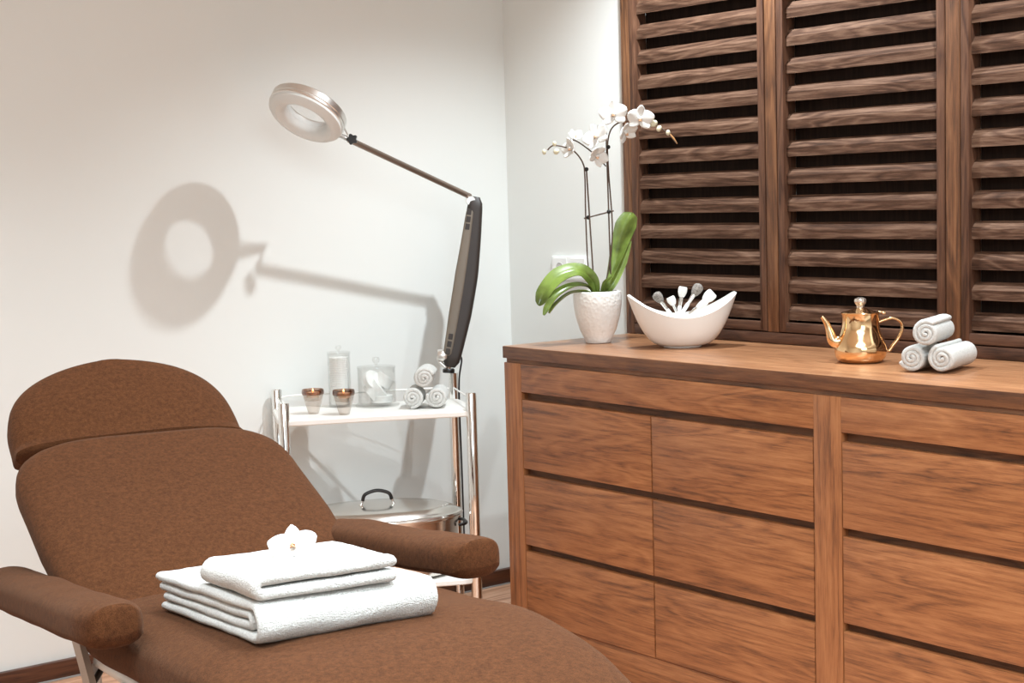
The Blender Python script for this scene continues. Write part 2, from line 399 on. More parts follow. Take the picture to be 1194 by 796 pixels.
# ------------------------------------------------------------------ treatment chair
AZ = R(8.4)
CX, CY, CZ = 1.429, 2.749, 0.619
chair = thing('treatment_chair', 'reclined cosmetic treatment chair covered in brown terry with two armrests', 'treatment chair', (CX, CY, 0), -AZ)
def cushion(name, stations, parent, n=56, ex=5.0, mat=None, noise_amp=0.0, noise_fn=None, crown=0.0):
    """stations: (y, z, tilt, half width, thickness) ; tilt = slope angle of the top surface, y/z a point of the top surface; x centre optional"""
    bm = bmesh.new(); rings = []
    for st in stations:
        y, z, a, hw, th = st[:5]; cx = st[5] if len(st) > 5 else 0.0
        nrm = Vector((0, -sin(a), cos(a)))
        c = Vector((cx, y, z)) - nrm * th / 2
        ring = []
        for i in range(n):
            q = 2 * pi * i / n
            u = hw * sgnpow(cos(q), 2 / ex); v = th / 2 * sgnpow(sin(q), 2 / 3.2)
            if crown and v > 0: v += crown * (1 - (u / max(hw, 1e-4)) ** 2) * (v / (th / 2))
            p = c + Vector((u, 0, 0)) + nrm * v
            if noise_fn: p += nrm * noise_fn(u, y, v)
            ring.append(p)
        rings.append(ring)
    bm_loft(bm, rings)
    o = from_bm(name, bm, mat or M_brown, parent, True, 0)
    return o
def end_round(s, s0, s1, r, e=2.2):
    """1 inside, falling to ~0 at the ends"""
    k = 1.0
    if s < s0 + r: k = min(k, max(0.0, 1 - ((s0 + r - s) / r) ** e) ** (1 / e))
    if s > s1 - r: k = min(k, max(0.0, 1 - ((s - s1 + r) / r) ** e) ** (1 / e))
    return k
# seat and leg rest follow one profile
prof = spline([(0, 0.06, 0.606), (0, -0.10, 0.628), (0, -0.32, 0.650), (0, -0.55, 0.673), (0, -0.70, 0.684), (0, -0.86, 0.671), (0, -1.03, 0.634), (0, -1.28, 0.560)], 12)
st = []
for i, p in enumerate(prof):
    d = prof[min(i + 1, len(prof) - 1)] - prof[max(i - 1, 0)]
    a = math.atan2(-d.z, -d.y)
    s = i / (len(prof) - 1)
    hw = lerp_table([(0, 0.285), (0.15, 0.305), (0.5, 0.305), (0.75, 0.295), (1, 0.27)], s)
    k = end_round(s, -0.02, 1.02, 0.07)
    st.append((p.y, p.z, a, hw * (0.75 + 0.25 * k), 0.115 * (0.35 + 0.65 * k)))
def seat_noise(u, y, v):
    f = math.exp(-((y - 0.0) / 0.07) ** 2)
    w_ = 0.004 * f * noise.noise(Vector((u * 9, y * 70, 1.3)))
    return w_ + 0.004 * noise.noise(Vector((u * 4, y * 5, 3.1)))
cushion('seat', st, chair, noise_fn=seat_noise, crown=0.010)
TB = R(23)
st = []
for i in range(54):
    s = -0.03 + (0.60 + 0.03) * i / 53
    hw = lerp_table([(-0.03, 0.28), (0.05, 0.302), (0.25, 0.312), (0.45, 0.310), (0.60, 0.297)], s)
    k = end_round(s, -0.20, 0.602, 0.13, 2.6)
    kt = end_round(s, -0.07, 0.606, 0.035, 2.0)
    st.append((s * cos(TB), 0.612 + s * sin(TB) + 0.012 * sin(pi * max(0, s) / 0.6), TB, hw * (0.62 + 0.38 * k), 0.105 * (0.3 + 0.7 * kt)))
def back_noise(u, y, v):
    top = max(0, (y - 0.40) / 0.15)
    lobes = 0.010 * (abs(u) / 0.28) ** 2 * top * (1 if v > 0 else 0)
    f = math.exp(-((y - 0.0) / 0.06) ** 2)
    return lobes + 0.004 * noise.noise(Vector((u * 4, y * 5, 7.1))) + 0.004 * f * noise.noise(Vector((u * 9, y * 60, 2.3)))
cushion('backrest', st, chair, noise_fn=back_noise, crown=0.008)
# head rest: half-moon
TH = R(37)
by, bz = 0.575, 0.850
st = []
LH = 0.245
for i in range(44):
    s = LH * (1 - cos(pi * i / 43)) / 2
    t = s / LH
    hw = 0.262 * max(0.0, 1 - t ** 3.3) ** (1 / 2.7) if t < 1 else 0
    hw = max(hw, 0.05)
    th = 0.125 * min(1, 0.30 + 0.70 * (max(0, 1 - t ** 5)) ** 0.5) * (0.6 + 0.4 * min(1, s / 0.02))
    st.append((by + s * cos(TH), bz + s * sin(TH) + 0.006 * sin(pi * t), TH, hw, th, -0.014))
cushion('headrest', st, chair, crown=0.008, ex=4.2, noise_fn=lambda u, y, v: 0.003 * noise.noise(Vector((u * 6, y * 6, 9.1))) + (0.003 * sin(v * 190 + y * 50) if v < -0.01 and abs(u) > 0.2 else 0))
# arm rests
for sx, xf, xb, zf, zb_ in ((-1, -0.345, -0.345, 0.715, 0.612), (1, 0.325, 0.315, 0.735, 0.672)):
    st = []
    LA = 0.86 if sx < 0 else 0.62
    sl = math.atan2(zf - zb_, LA)
    for i in range(48):
        s = LA * (1 - cos(pi * i / 47)) / 2
        y = -0.415 + s * cos(sl)
        z = zf - s * sin(sl)
        k = end_round(s, -0.001, LA + 0.001, 0.085, 2.2)
        kt = end_round(s, -0.004, LA + 0.004, 0.030, 2.0)
        st.append((y, z, -sl, 0.058 * (0.50 + 0.50 * k), 0.070 * (0.35 + 0.65 * kt), xf + (xb - xf) * s / LA))
    arm = cushion('armrest', st, chair, n=48, ex=2.9, crown=0.004, noise_fn=lambda u, y, v: 0.004 * noise.noise(Vector((u * 14, y * 9, 4.1))) - 0.0035 * math.exp(-((v + 0.016) / 0.004) ** 2))
    bm = bmesh.new()
    bm_box(bm, (min(xf, sx * 0.26), -0.02, 0.585), (max(xf, sx * 0.26), 0.03, 0.605), 0.003)
    bm_box(bm, (xf - 0.012, -0.02, 0.585), (xf + 0.012, 0.03, 0.645), 0.003)
    from_bm('armrest_bracket', bm, M_frame, chair)
# under frame
bm = bmesh.new()
for sx in (-1, 1):
    bm_tube(bm, spline([(sx * 0.262, 0.02, 0.505), (sx * 0.262, -0.2, 0.522), (sx * 0.262, -0.5, 0.545), (sx * 0.262, -0.75, 0.545), (sx * 0.255, -1.0, 0.49)], 6), 0.014, 12)
from_bm('seat_rail', bm, M_white, chair)
for sx in (-1, 1):
    bm = bmesh.new()
    # slanted flat scissor beam
    a = Vector((sx * 0.292, 0.08, 0.56)); b = Vector((sx * 0.292, -0.42, 0.10))
    d = (b - a).normalized(); nn = Vector((0, -d.z, d.y))
    ring = lambda c: [c + Vector((-0.006, 0, 0)) - nn * 0.022, c + Vector((0.006, 0, 0)) - nn * 0.022, c + Vector((0.006, 0, 0)) + nn * 0.022, c + Vector((-0.006, 0, 0)) + nn * 0.022]
    bm_loft(bm, [ring(a), ring(b)])
    from_bm('scissor_beam', bm, M_frame, chair)
    tube('lift_rod', [(sx * 0.27, 0.02, 0.50), (sx * 0.25, 0.04, 0.10)], 0.008, M_white, chair)
    bm = bmesh.new(); bm_box(bm, (sx * 0.285 - 0.012, -0.215, 0.475), (sx * 0.285 + 0.012, -0.175, 0.515), 0.004)
    from_bm('clamp', bm, M_black, chair)
bm = bmesh.new(); bm_box(bm, (-0.26, -0.55, 0.0), (0.26, 0.25, 0.08), 0.012, 3); from_bm('base', bm, M_frame, chair)
bm = bmesh.new(); bm_box(bm, (-0.08, -0.25, 0.075), (0.08, -0.05, 0.52), 0.01, 2); from_bm('lift_column', bm, M_frame, chair)
tube('cable', spline([(-0.262, 0.0, 0.50), (-0.29, 0.05, 0.40), (-0.25, 0.07, 0.25), (-0.28, 0.02, 0.08)], 6), 0.006, M_black, chair)

# ------------------------------------------------------------------ folded towels
def polyline_offset(pts, r):
    """closed outline of a ribbon following pts (2d) with half thickness r, rounded ends"""
    P = [Vector(p) for p in pts]; L, Rr = [], []
    nrm = []
    for i, p in enumerate(P):
        t = (P[min(i + 1, len(P) - 1)] - P[max(i - 1, 0)]).normalized(); nrm.append((Vector((-t.y, t.x)), t))
    for p, (n_, t) in zip(P, nrm): L.append(p + n_ * r); Rr.append(p - n_ * r)
    cap_end = [P[-1] + nrm[-1][0] * r * cos(a) + nrm[-1][1] * r * sin(a) for a in (pi / 5, 2 * pi / 5, 3 * pi / 5, 4 * pi / 5)]
    cap_sta = [P[0] - nrm[0][0] * r * cos(a) - nrm[0][1] * r * sin(a) for a in (pi / 5, 2 * pi / 5, 3 * pi / 5, 4 * pi / 5)]
    return L + cap_end + list(reversed(Rr)) + cap_sta, P, r
def ribbon_solid(name, pts, r, length, mat, parent, steps=24, axis_noise=0.003, sag=None, seed=0.0, droop=0.0):
    """ribbon cross-section in (s,t), extruded along e, with softened edges at both ends"""
    bm = bmesh.new()
    stations = [0.0, 0.12, 0.4, 1.0]
    es = [r * k for k in stations]
    xs = [e for e in es] + [es[-1] + (length - 2 * es[-1]) * (i + 1) / steps for i in range(steps)] + [length - e for e in reversed(es[:-1])]
    rings = []
    for x in xs:
        d = min(x, length - x)
        k = 1.0 if d >= r else math.sqrt(max(0.05, 1 - (1 - d / r) ** 2))
        out, _, _ = polyline_offset(pts, r * k)
        ring = []
        for q in out:
            nz = noise.noise(Vector((q.x * 12 + seed, x * 12, q.y * 30)))
            n2 = noise.noise(Vector((q.x * 60 + seed, x * 60, q.y * 60)))
            ring.append(Vector((q.x + axis_noise * nz, x + 0.5 * axis_noise * noise.noise(Vector((q.x * 9, seed + 5, q.y * 40))), max(0.0, q.y + axis_noise * nz * 0.6 + 0.0012 * n2))))
        rings.append(ring)
    bm_loft(bm, rings, caps=False)
    # end strips between the two sides of the ribbon
    n = len(pts); tot = len(rings[0])
    bm.verts.ensure_lookup_table()
    for base, flip in ((0, True), ((len(rings) - 1) * tot, False)):
        L = [bm.verts[base + i] for i in range(n)]
        ce = [bm.verts[base + n + i] for i in range(4)]
        Rr = [bm.verts[base + n + 4 + (n - 1 - i)] for i in range(n)]
        cs = [bm.verts[base + 2 * n + 4 + i] for i in range(4)]
        for i in range(n - 1):
            f = (L[i], L[i + 1], Rr[i + 1], Rr[i])
            bm.faces.new(f if flip else f[::-1])
        f = [L[-1]] + ce + [Rr[-1]]; bm.faces.new(f if flip else f[::-1])
        f = [Rr[0]] + cs + [L[0]]; bm.faces.new(f if flip else f[::-1])
    o = from_bm(name, bm, mat, parent, True, 0)
    return o
def fold_path(levels, s_len, r_turns, t0):
    """serpentine path: layers at heights levels, from s=0..s_len"""
    pts = []
    for i, t in enumerate(levels):
        a, b = (s_len, 0.0) if i % 2 == 0 else (0.0, s_len)
        m = 10
        for j in range(m + 1): pts.append((a + (b - a) * j / m, t))
        if i < len(levels) - 1:
            t2 = levels[i + 1]; cx = b; h_ = (t2 - t) / 2; sg = -1 if b == 0.0 else 1
            for j in range(1, 6):
                q = pi * j / 6; pts.append((cx + sg * abs(h_) * sin(q), t + h_ - h_ * cos(q)))
    return pts
# lower bath towel: frame e (extrusion) along the front edge, s towards the back
TSX, TSY = 1.172, 2.156
def on_chair(o, x, y, z, tilt, yaw=0.0):
    m = Matrix.Translation((CX, CY, 0)) @ Matrix.Rotation(-AZ, 4, 'Z') @ Matrix.Translation((x, y, z)) @ Matrix.Rotation(-tilt, 4, 'X') @ Matrix.Rotation(yaw, 4, 'Z')
    o.matrix_world = m; o.location = m.to_translation(); o.rotation_euler = m.to_euler()
SEAT_TILT = R(5.4)
big = thing('folded_towel', 'large folded white bath towel lying on the brown chair seat, under the smaller towel', 'towel')
on_chair(big, -0.206, -0.700, 0.692, SEAT_TILT, R(0.5))
# outer sheet wraps round the front; inner folded layers lie inside it
# s axis (mesh x) runs to the back => rotate so that mesh y (extrusion) = local x
def towel_part(name, pts, r, length, parent, seed, off=(0, 0, 0)):
    o = ribbon_solid(name, pts, r, length, M_towel, parent, seed=seed)
    # mesh (s,e,t) -> local (e, s, t)
    for v in o.data.vertices: v.co = Vector((v.co.y + off[0], v.co.x + off[1], v.co.z + off[2]))
    o.data.flip_normals()
    return o
def arc_pts(c, rx, ry, a0, a1, m=8): return [(c[0] + rx * cos(a0 + (a1 - a0) * i / m), c[1] + ry * sin(a0 + (a1 - a0) * i / m)) for i in range(m + 1)]
SL = 0.50
outer = [(SL - 0.30 * SL * 0 - i * (SL - 0.03) / 12, 0.0565) for i in range(12)] + arc_pts((0.028, 0.0325), 0.026, 0.0245, pi / 2, 3 * pi / 2, 10) + [(0.028 + (i + 1) * (SL - 0.05) / 12, 0.008) for i in range(12)]
towel_part('towel_cloth', outer, 0.0082, 0.305, big, 1.0)
inner = [(SL - 0.012 - i * (SL - 0.06) / 12, 0.0405) for i in range(12)] + arc_pts((0.047, 0.0325), 0.008, 0.0082, pi / 2, 3 * pi / 2, 6) + [(0.047 + (i + 1) * (SL - 0.075) / 12, 0.0245) for i in range(12)]
towel_part('towel_cloth', inner, 0.0078, 0.300, big, 5.0, (0.002, 0, 0))
# upper smaller towel
sm = thing('folded_towel', 'smaller folded white hand towel on top of the large bath towel, under the orchid blossom', 'towel')
on_chair(sm, -0.204, -0.690, 0.7575, SEAT_TILT, R(-2))
SW = 0.225
up_pts = [(SW - i * (SW - 0.016) / 10, 0.0320) for i in range(10)] + arc_pts((0.016, 0.0205), 0.014, 0.0115, pi / 2, 3 * pi / 2, 8) + [(0.016 + (i + 1) * (SW - 0.018) / 10, 0.0090) for i in range(10)]
o = ribbon_solid('towel_cloth', up_pts, 0.0100, 0.275, M_towel, sm, seed=9.0)

# ------------------------------------------------------------------ orchid blossom builder
def petal_mesh(bm, L, W, mat4, curl=0.15, tip=0.6, nx=9, ny=8, th=0.0009):
    """petal along +x with width W, gently cupped; slight thickness"""
    grid = []
    for side in (0, 1):
        g = []
        for i in range(nx + 1):
            t = i / nx; x = L * t
            wv = W * 0.5 * (sin(pi * min(1.0, t ** tip)) ** 0.55 if 0 < t < 1 else 0.02)
            if i == 0: wv = W * 0.10
            if i == nx: wv = W * 0.06
            row = []
            for j in range(ny + 1):
                u = -1 + 2 * j / ny
                z = curl * L * (t ** 2) * 0.5 - 0.18 * W * (u ** 2) * curl * 3 + 0.02 * L * sin(u * 6 + t * 5) * t
                row.append(bm.verts.new(mat4 @ Vector((x, u * wv, z - side * th))))
            g.append(row)
        grid.append(g)
    a, b = grid
    for i in range(nx):
        for j in range(ny):
            bm.faces.new((a[i][j], a[i + 1][j], a[i + 1][j + 1], a[i][j + 1]))
            bm.faces.new((b[i][j], b[i][j + 1], b[i + 1][j + 1], b[i + 1][j]))
    for i in range(nx):
        bm.faces.new((a[i][0], b[i][0], b[i + 1][0], a[i + 1][0])); bm.faces.new((a[i][ny], a[i + 1][ny], b[i + 1][ny], b[i][ny]))
    for j in range(ny):
        bm.faces.new((a[0][j], a[0][j + 1], b[0][j + 1], b[0][j])); bm.faces.new((a[nx][j], b[nx][j], b[nx][j + 1], a[nx][j + 1]))
def blossom(parent, loc, facing, size, roll=0.0, part_name='blossom', openness=1.0, root=None):
    """flower facing direction 'facing'. petals are children of the blossom (or root)"""
    f = Vector(facing).normalized()
    upv = Vector((0, 0, 1)); x = upv.cross(f)
    if x.length < 0.1: x = Vector((1, 0, 0))
    x.normalize(); y = f.cross(x)
    base = Matrix((( x.x, y.x, f.x, loc[0]), (x.y, y.y, f.y, loc[1]), (x.z, y.z, f.z, loc[2]), (0, 0, 0, 1))) @ Matrix.Rotation(roll, 4, 'Z')
    def pm(ang, lift): return base @ Matrix.Rotation(ang, 4, 'Z') @ Matrix.Rotation(-lift, 4, 'Y')
    # column (centre) carries the petals
    bm = bmesh.new()
    bmesh.ops.create_uvsphere(bm, u_segments=12, v_segments=8, radius=size * 0.09, matrix=base @ Matrix.Translation((0, 0, size * 0.05)))
    head = from_bm(part_name, bm, M_petal, parent, True, 0) if root is None else None
    tgt = head if root is None else root
    lift = 0.15 + (1 - openness) * 0.9
    bm = bmesh.new()
    for a in (R(90), R(218), R(322)): petal_mesh(bm, size * 0.5, size * 0.36, pm(a, lift) @ Matrix.Translation((0, 0, -size * 0.01)), 0.1, 0.8)
    from_bm('sepals', bm, M_petal, tgt, True, 0)
    for a in (R(14), R(166)):
        bm = bmesh.new(); petal_mesh(bm, size * 0.54, size * 0.56, pm(a, lift + 0.05) @ Matrix.Translation((0, 0, size * 0.012)), 0.12, 0.72)
        from_bm('petal', bm, M_petal, tgt, True, 0)
    bm = bmesh.new()
    petal_mesh(bm, size * 0.20, size * 0.14, pm(R(270), 0.9) @ Matrix.Translation((0, 0, size * 0.03)), 0.6, 0.8)
    petal_mesh(bm, size * 0.15, size * 0.10, pm(R(235), 1.1) @ Matrix.Translation((0, 0, size * 0.03)), 0.6, 0.8)
    petal_mesh(bm, size * 0.15, size * 0.10, pm(R(305), 1.1) @ Matrix.Translation((0, 0, size * 0.03)), 0.6, 0.8)
    from_bm('lip', bm, M_lip, tgt, True, 0)
    return head
bl = thing('orchid_blossom', 'single white orchid blossom with orange centre lying on the folded hand towel', 'flower')
on_chair(bl, -0.085, -0.545, 0.789, SEAT_TILT)
blossom(None, (0, 0, 0.012), (-0.42, -0.66, 0.62), 0.078, 0.12, root=bl)

# ------------------------------------------------------------------ trolley
TR = -math.atan2(0.238, 0.49)
tr = thing('trolley', 'white two-shelf trolley with chrome posts between the chair and the sideboard', 'trolley', (2.635, 4.107, 0), TR)
LX, LY = 0.2815, 0.1555
PB = (0.2835, 0.139)
def shelf(z, name='shelf'):
    bm = bmesh.new(); n = 96; rings = []
    for dz, k in ((-0.018, -0.003), (-0.015, 0), (-0.003, 0), (0, -0.003)):
        ring = []
        for i in range(n):
            q = 2 * pi * i / n
            c, s = cos(q), sin(q)
            px = (LX + 0.018 + k) * sgnpow(c, 0.28); py = (LY + 0.018 + k) * sgnpow(s, 0.28)
            # gently waisted long sides
            py *= 1 - 0.09 * (1 - min(1, (abs(px) / LX) ** 3))
            ring.append((px, py, z + dz))
        rings.append(ring)
    bm_loft(bm, rings); return from_bm(name, bm, M_white, tr, True, 40)
shelf(0.72); shelf(0.205)
for sx, sy, zt in ((-1, -1, 0.772), (1, -1, 0.774), (-1, 1, 0.779)):
    po = lathe('post', [(0.0, 0.07), (0.0155, 0.07), (0.0165, 0.072), (0.0165, zt - 0.003), (0.0145, zt), (0.0, zt)], M_chrome, tr, 24, (sx * LX, sy * LY, 0))
# back right post is the sleeve of the lamp
lathe('post', [(0.0, 0.07), (0.0155, 0.07), (0.0155, 0.803), (0.0, 0.803)], M_chrome, tr, 24, (LX, LY, 0))
for sx in (-1, 1):
    for sy in (-1, 1):
        bm = bmesh.new()
        bmesh.ops.create_cone(bm, cap_ends=True, segments=24, radius1=0.03, radius2=0.03, depth=0.02, matrix=Matrix.Translation((sx * LX, sy * LY, 0.031)) @ Matrix.Rotation(pi / 2, 4, 'X'))
        bm_box(bm, (sx * LX - 0.012, sy * LY - 0.012, 0.055), (sx * LX + 0.012, sy * LY + 0.012, 0.075), 0.002)
        from_bm('castor', bm, M_black, tr)
# low guard rails
rz = 0.755
tube('guard_rail', spline([(-LX + 0.02, LY, rz - 0.02), (-LX + 0.03, LY, rz), (0, LY + 0.002, rz), (LX - 0.03, LY, rz), (LX - 0.02, LY, rz - 0.02)], 5), 0.003, M_white, tr)
tube('guard_rail', [(LX, -LY + 0.02, rz - 0.033), (LX, -LY + 0.02, rz), (LX, LY - 0.015, rz), (LX, LY - 0.015, rz - 0.033)], 0.0026, M_white, tr)
tube('guard_rail', [(-LX, -LY + 0.02, rz - 0.033), (-LX, -LY + 0.02, rz), (-LX, LY - 0.015, rz), (-LX, LY - 0.015, rz - 0.033)], 0.0026, M_white, tr)

# pan with lid on the lower shelf
pan = thing('lidded_pan', 'oval stainless steel pan with domed lid on the lower trolley shelf', 'pan', (2.622, 4.078, 0.2055), TR)
def oval_loft(name, prof, a, b, mat, parent, n=72, auto=40):
    bm = bmesh.new(); rings = []
    for k, z in prof: rings.append([((a * k if k > 0.2 else a * k) * cos(2 * pi * i / n), b * k * sin(2 * pi * i / n), z) for i in range(n)])
    bm_loft(bm, rings); return from_bm(name, bm, mat, parent, True, auto)
PA, PBB = 0.262, 0.155
oval_loft('pan_body', [(0.02, 0.002), (0.80, 0.002), (0.90, 0.010), (0.945, 0.035), (0.955, 0.175), (0.99, 0.178), (0.99, 0.184), (0.02, 0.184)], PA, PBB, M_steel, pan)
lid = oval_loft('lid', [(1.0, 0.184), (1.015, 0.188), (1.0, 0.194), (0.965, 0.196), (0.95, 0.200), (0.86, 0.212), (0.78, 0.217), (0.40, 0.2225), (0.02, 0.224)], PA, PBB, M_steel, pan)
hc = (0.0, -0.0)
tube('lid_handle', spline([(-0.045, 0, 0.236), (-0.036, 0, 0.256), (0, 0, 0.266), (0.036, 0, 0.256), (0.045, 0, 0.236)], 6), [0.0055] * 25, M_black, pan)
for sx in (-1, 1): tube('lid_handle_foot', [(sx * 0.052, 0, 0.2205), (sx * 0.049, 0, 0.226), (sx * 0.0445, 0, 0.240)], [0.007, 0.004, 0.004], M_chrome, pan)
for sx in (-1, 1): tube('side_handle', spline([(sx * 0.245, -0.045, 0.150), (sx * 0.268, -0.035, 0.152), (sx * 0.274, 0, 0.152), (sx * 0.268, 0.035, 0.152), (sx * 0.245, 0.045, 0.150)], 5), 0.005, M_black, pan)

# ------------------------------------------------------------------ things on the trolley's top shelf
ZT = 0.7205
def candle(x, y, label):
    t = thing('candle_holder', label, 'candle holder', (x, y, ZT), 0, 'smoked glass candle holders')
    k = 1.0
    lathe('glass_cup', [(0.0, 0.0), (0.014, 0.0), (0.016, 0.002), (0.0245, 0.032), (0.0310, 0.056), (0.0325, 0.066), (0.0312, 0.0735), (0.0295, 0.0735), (0.0305, 0.066), (0.0290, 0.056), (0.0235, 0.040), (0.0, 0.038)], M_smoke, t, 40)
    lathe('glass_band', [(0.0312, 0.0585), (0.0332, 0.060), (0.0340, 0.066), (0.0326, 0.0745), (0.0314, 0.0745), (0.0328, 0.066), (0.0320, 0.0605), (0.0312, 0.0595)], M_smokeband, t, 40)
    tl = lathe('tealight', [(0.0, 0.050), (0.0190, 0.050), (0.0190, 0.0655), (0.0185, 0.066), (0.0178, 0.0635), (0.0, 0.0632)], M_wick, t, 32)
    lathe('flame', [(0.0005, 0.0640), (0.0024, 0.067), (0.0026, 0.070), (0.0012, 0.0745), (0.0003, 0.077)], M_flame, t, 12)
    return t
c0 = candle(2.454, 4.155, 'smoked glass candle holder with lit tealight, left of the two on the trolley')
c1 = copy_tree(c0); c1.location = (2.508, 4.066, ZT); c1['label'] = 'smoked glass candle holder with lit tealight, nearer the cotton pad jar'
tj = thing('glass_jar', 'tall narrow glass jar with lid filled with white cotton pads', 'jar', (2.602, 4.240, ZT))
lathe('jar_body', [(0.0, 0.0), (0.034, 0.0), (0.0355, 0.002), (0.0355, 0.166), (0.0335, 0.166), (0.0335, 0.006), (0.0, 0.006)], M_glass, tj, 48)
lathe('jar_lid', [(0.0, 0.1665), (0.0365, 0.1665), (0.0370, 0.169), (0.0365, 0.172), (0.004, 0.174), (0.004, 0.178), (0.0095, 0.182), (0.0100, 0.187), (0.006, 0.192), (0.0, 0.193)], M_glass, tj, 48)
for k in range(1):
    bm = bmesh.new(); pr = [(0.0, 0.007)]
    for q in range(26):
        z0 = 0.007 + q * 0.0057
        pr += [(0.0290, z0 + 0.0004), (0.0302, z0 + 0.0020), (0.0302, z0 + 0.0042), (0.0290, z0 + 0.0055)]
    pr.append((0.0, 0.156)); bm_lathe(bm, pr, 40)
    cp = from_bm('cotton_pads', bm, M_cotton, tj, True, 60); cp['kind'] = 'stuff'; 
cj = thing('glass_jar', 'wide glass jar with knobbed lid and white cotton pads inside', 'jar', (2.690, 4.163, ZT))
lathe('jar_body', [(0.0, 0.0), (0.068, 0.0), (0.070, 0.003), (0.068, 0.006), (0.0595, 0.009), (0.0595, 0.118), (0.0570, 0.118), (0.0570, 0.010), (0.0, 0.010)], M_glass, cj, 56)
lathe('jar_lid', [(0.0, 0.1185), (0.0605, 0.1185), (0.0610, 0.121), (0.0600, 0.124), (0.005, 0.127), (0.005, 0.133), (0.0105, 0.138), (0.0120, 0.145), (0.009, 0.152), (0.0, 0.154)], M_glass, cj, 56)
# cotton pads: a slanted stack and two loose ones
def pads(parent, c, axis, n, r, th):
    bm = bmesh.new(); q = Vector(axis).to_track_quat('Z', 'Y').to_matrix().to_4x4()
    pr = [(0.0, 0)]
    for i in range(n): pr += [(r - 0.0015, i * th + 0.0003), (r, i * th + th * 0.35), (r, i * th + th * 0.7), (r - 0.0015, (i + 1) * th - 0.0003)]
    pr.append((0.0, n * th)); bm_lathe(bm, pr, 36)
    bmesh.ops.transform(bm, matrix=Matrix.Translation(c) @ q, verts=bm.verts)
    o = from_bm('cotton_pads', bm, M_cotton, parent, True, 60); o['kind'] = 'stuff'; return o
pads(cj, (-0.018, 0.014, 0.034), (0.55, -0.40, 0.50), 10, 0.034, 0.0044)
pads(cj, (-0.012, 0.014, 0.074), (0.15, -0.6, 0.35), 4, 0.034, 0.0045)
pads(cj, (0.012, -0.006, 0.0105), (0.0, 0.0, 1), 5, 0.036, 0.0045)
pads(cj, (0.024, 0.016, 0.060), (0.5, -0.2, 0.7), 8, 0.030, 0.0045)

# ------------------------------------------------------------------ rolled towels
def rolled(name, label, loc, rotz, rad, length, group, roll=0.0, turns=2.6, seed=0.0, tilt=0.0):
    pitch = rad * 0.86 / turns; r0 = rad * 0.10
    r = pitch * 0.50
    pts = []
    m = int(turns * 22)
    for i in range(m + 1):
        th = 2 * pi * turns * i / m
        rr = r0 + (rad - r - r0) * i / m
        pts.append((rr * cos(th + roll), rr * sin(th + roll)))
    # small hanging end of the outer layer
    o = None
    bm = bmesh.new()
    def outl(k): return polyline_offset(pts, r * k)[0]
    dd = r * 0.75
    xs = [0, 0.12 * dd, 0.4 * dd, dd] + [dd + (length - 2 * dd) * (i + 1) / 12 for i in range(12)] + [length - 0.4 * dd, length - 0.12 * dd, length]
    rings = []
    for x in xs:
        d = min(x, length - x); k = 1.0 if d >= dd else math.sqrt(max(0.06, 1 - (1 - d / dd) ** 2))
        ring = []
        for q in outl(k):
            rr_ = q.length; bul = 0.006 * max(0, 1 - rr_ / rad)
            xx = x + (bul * (-1 if x < length / 2 else 1)) * (1 if d < dd else 0)
            nz = noise.noise(Vector((q.x * 45 + seed, x * 40, q.y * 45)))
            ring.append(Vector((xx + 0.002 * noise.noise(Vector((q.x * 40, q.y * 40, seed))), q.x * (1 + 0.03 * nz), q.y * (1 + 0.03 * nz) * 0.98 + rad)))
        rings.append(ring)
    bm_loft(bm, rings, caps=False)
    n = len(pts); tot = len(rings[0]); bm.verts.ensure_lookup_table()
    for base, flip in ((0, True), ((len(rings) - 1) * tot, False)):
        L = [bm.verts[base + i] for i in range(n)]; ce = [bm.verts[base + n + i] for i in range(4)]
        Rr = [bm.verts[base + n + 4 + (n - 1 - i)] for i in range(n)]; cs = [bm.verts[base + 2 * n + 4 + i] for i in range(4)]
        for i in range(n - 1):
            f = (L[i], L[i + 1], Rr[i + 1], Rr[i]); bm.faces.new(f if flip else f[::-1])
        f = [L[-1]] + ce + [Rr[-1]]; bm.faces.new(f if flip else f[::-1])
        f = [Rr[0]] + cs + [L[0]]; bm.faces.new(f if flip else f[::-1])
    o = from_bm(name, bm, M_towel, None, True, 0)
    o.location = loc; o.rotation_euler = (0, -tilt, rotz)
    tag(o, label, 'towel', group); return o
# on the sideboard: axis direction roughly (0.93, 0.36)
ang = math.atan2(0.105, 0.272)
ZC = 0.9205
d_ = Vector((cos(ang), sin(ang), 0)); pr_ = Vector((-sin(ang), cos(ang), 0))
bL = Vector((3.018, 2.358, ZC)); RR = 0.0350
bR = bL - pr_ * 0.0735 + d_ * -0.01
g1 = 'rolled hand towels on the sideboard'
rolled('rolled_towel', 'rolled white towel at the bottom left of the pile beside the teapot', bL, ang, RR, 0.150, g1, 2.0, seed=1)
rolled('rolled_towel', 'rolled white towel at the bottom right of the pile on the sideboard', bR, ang - 0.06, RR + 0.001, 0.170, g1, 3.6, seed=2)
bT = (bL + bR) / 2 + Vector((0, 0, 0.0585)) - d_ * 0.004 + pr_ * 0.001
rolled('rolled_towel', 'rolled white towel resting on top of the two rolls on the sideboard', bT, ang + 0.03, RR, 0.170, g1, 4.6, seed=3)
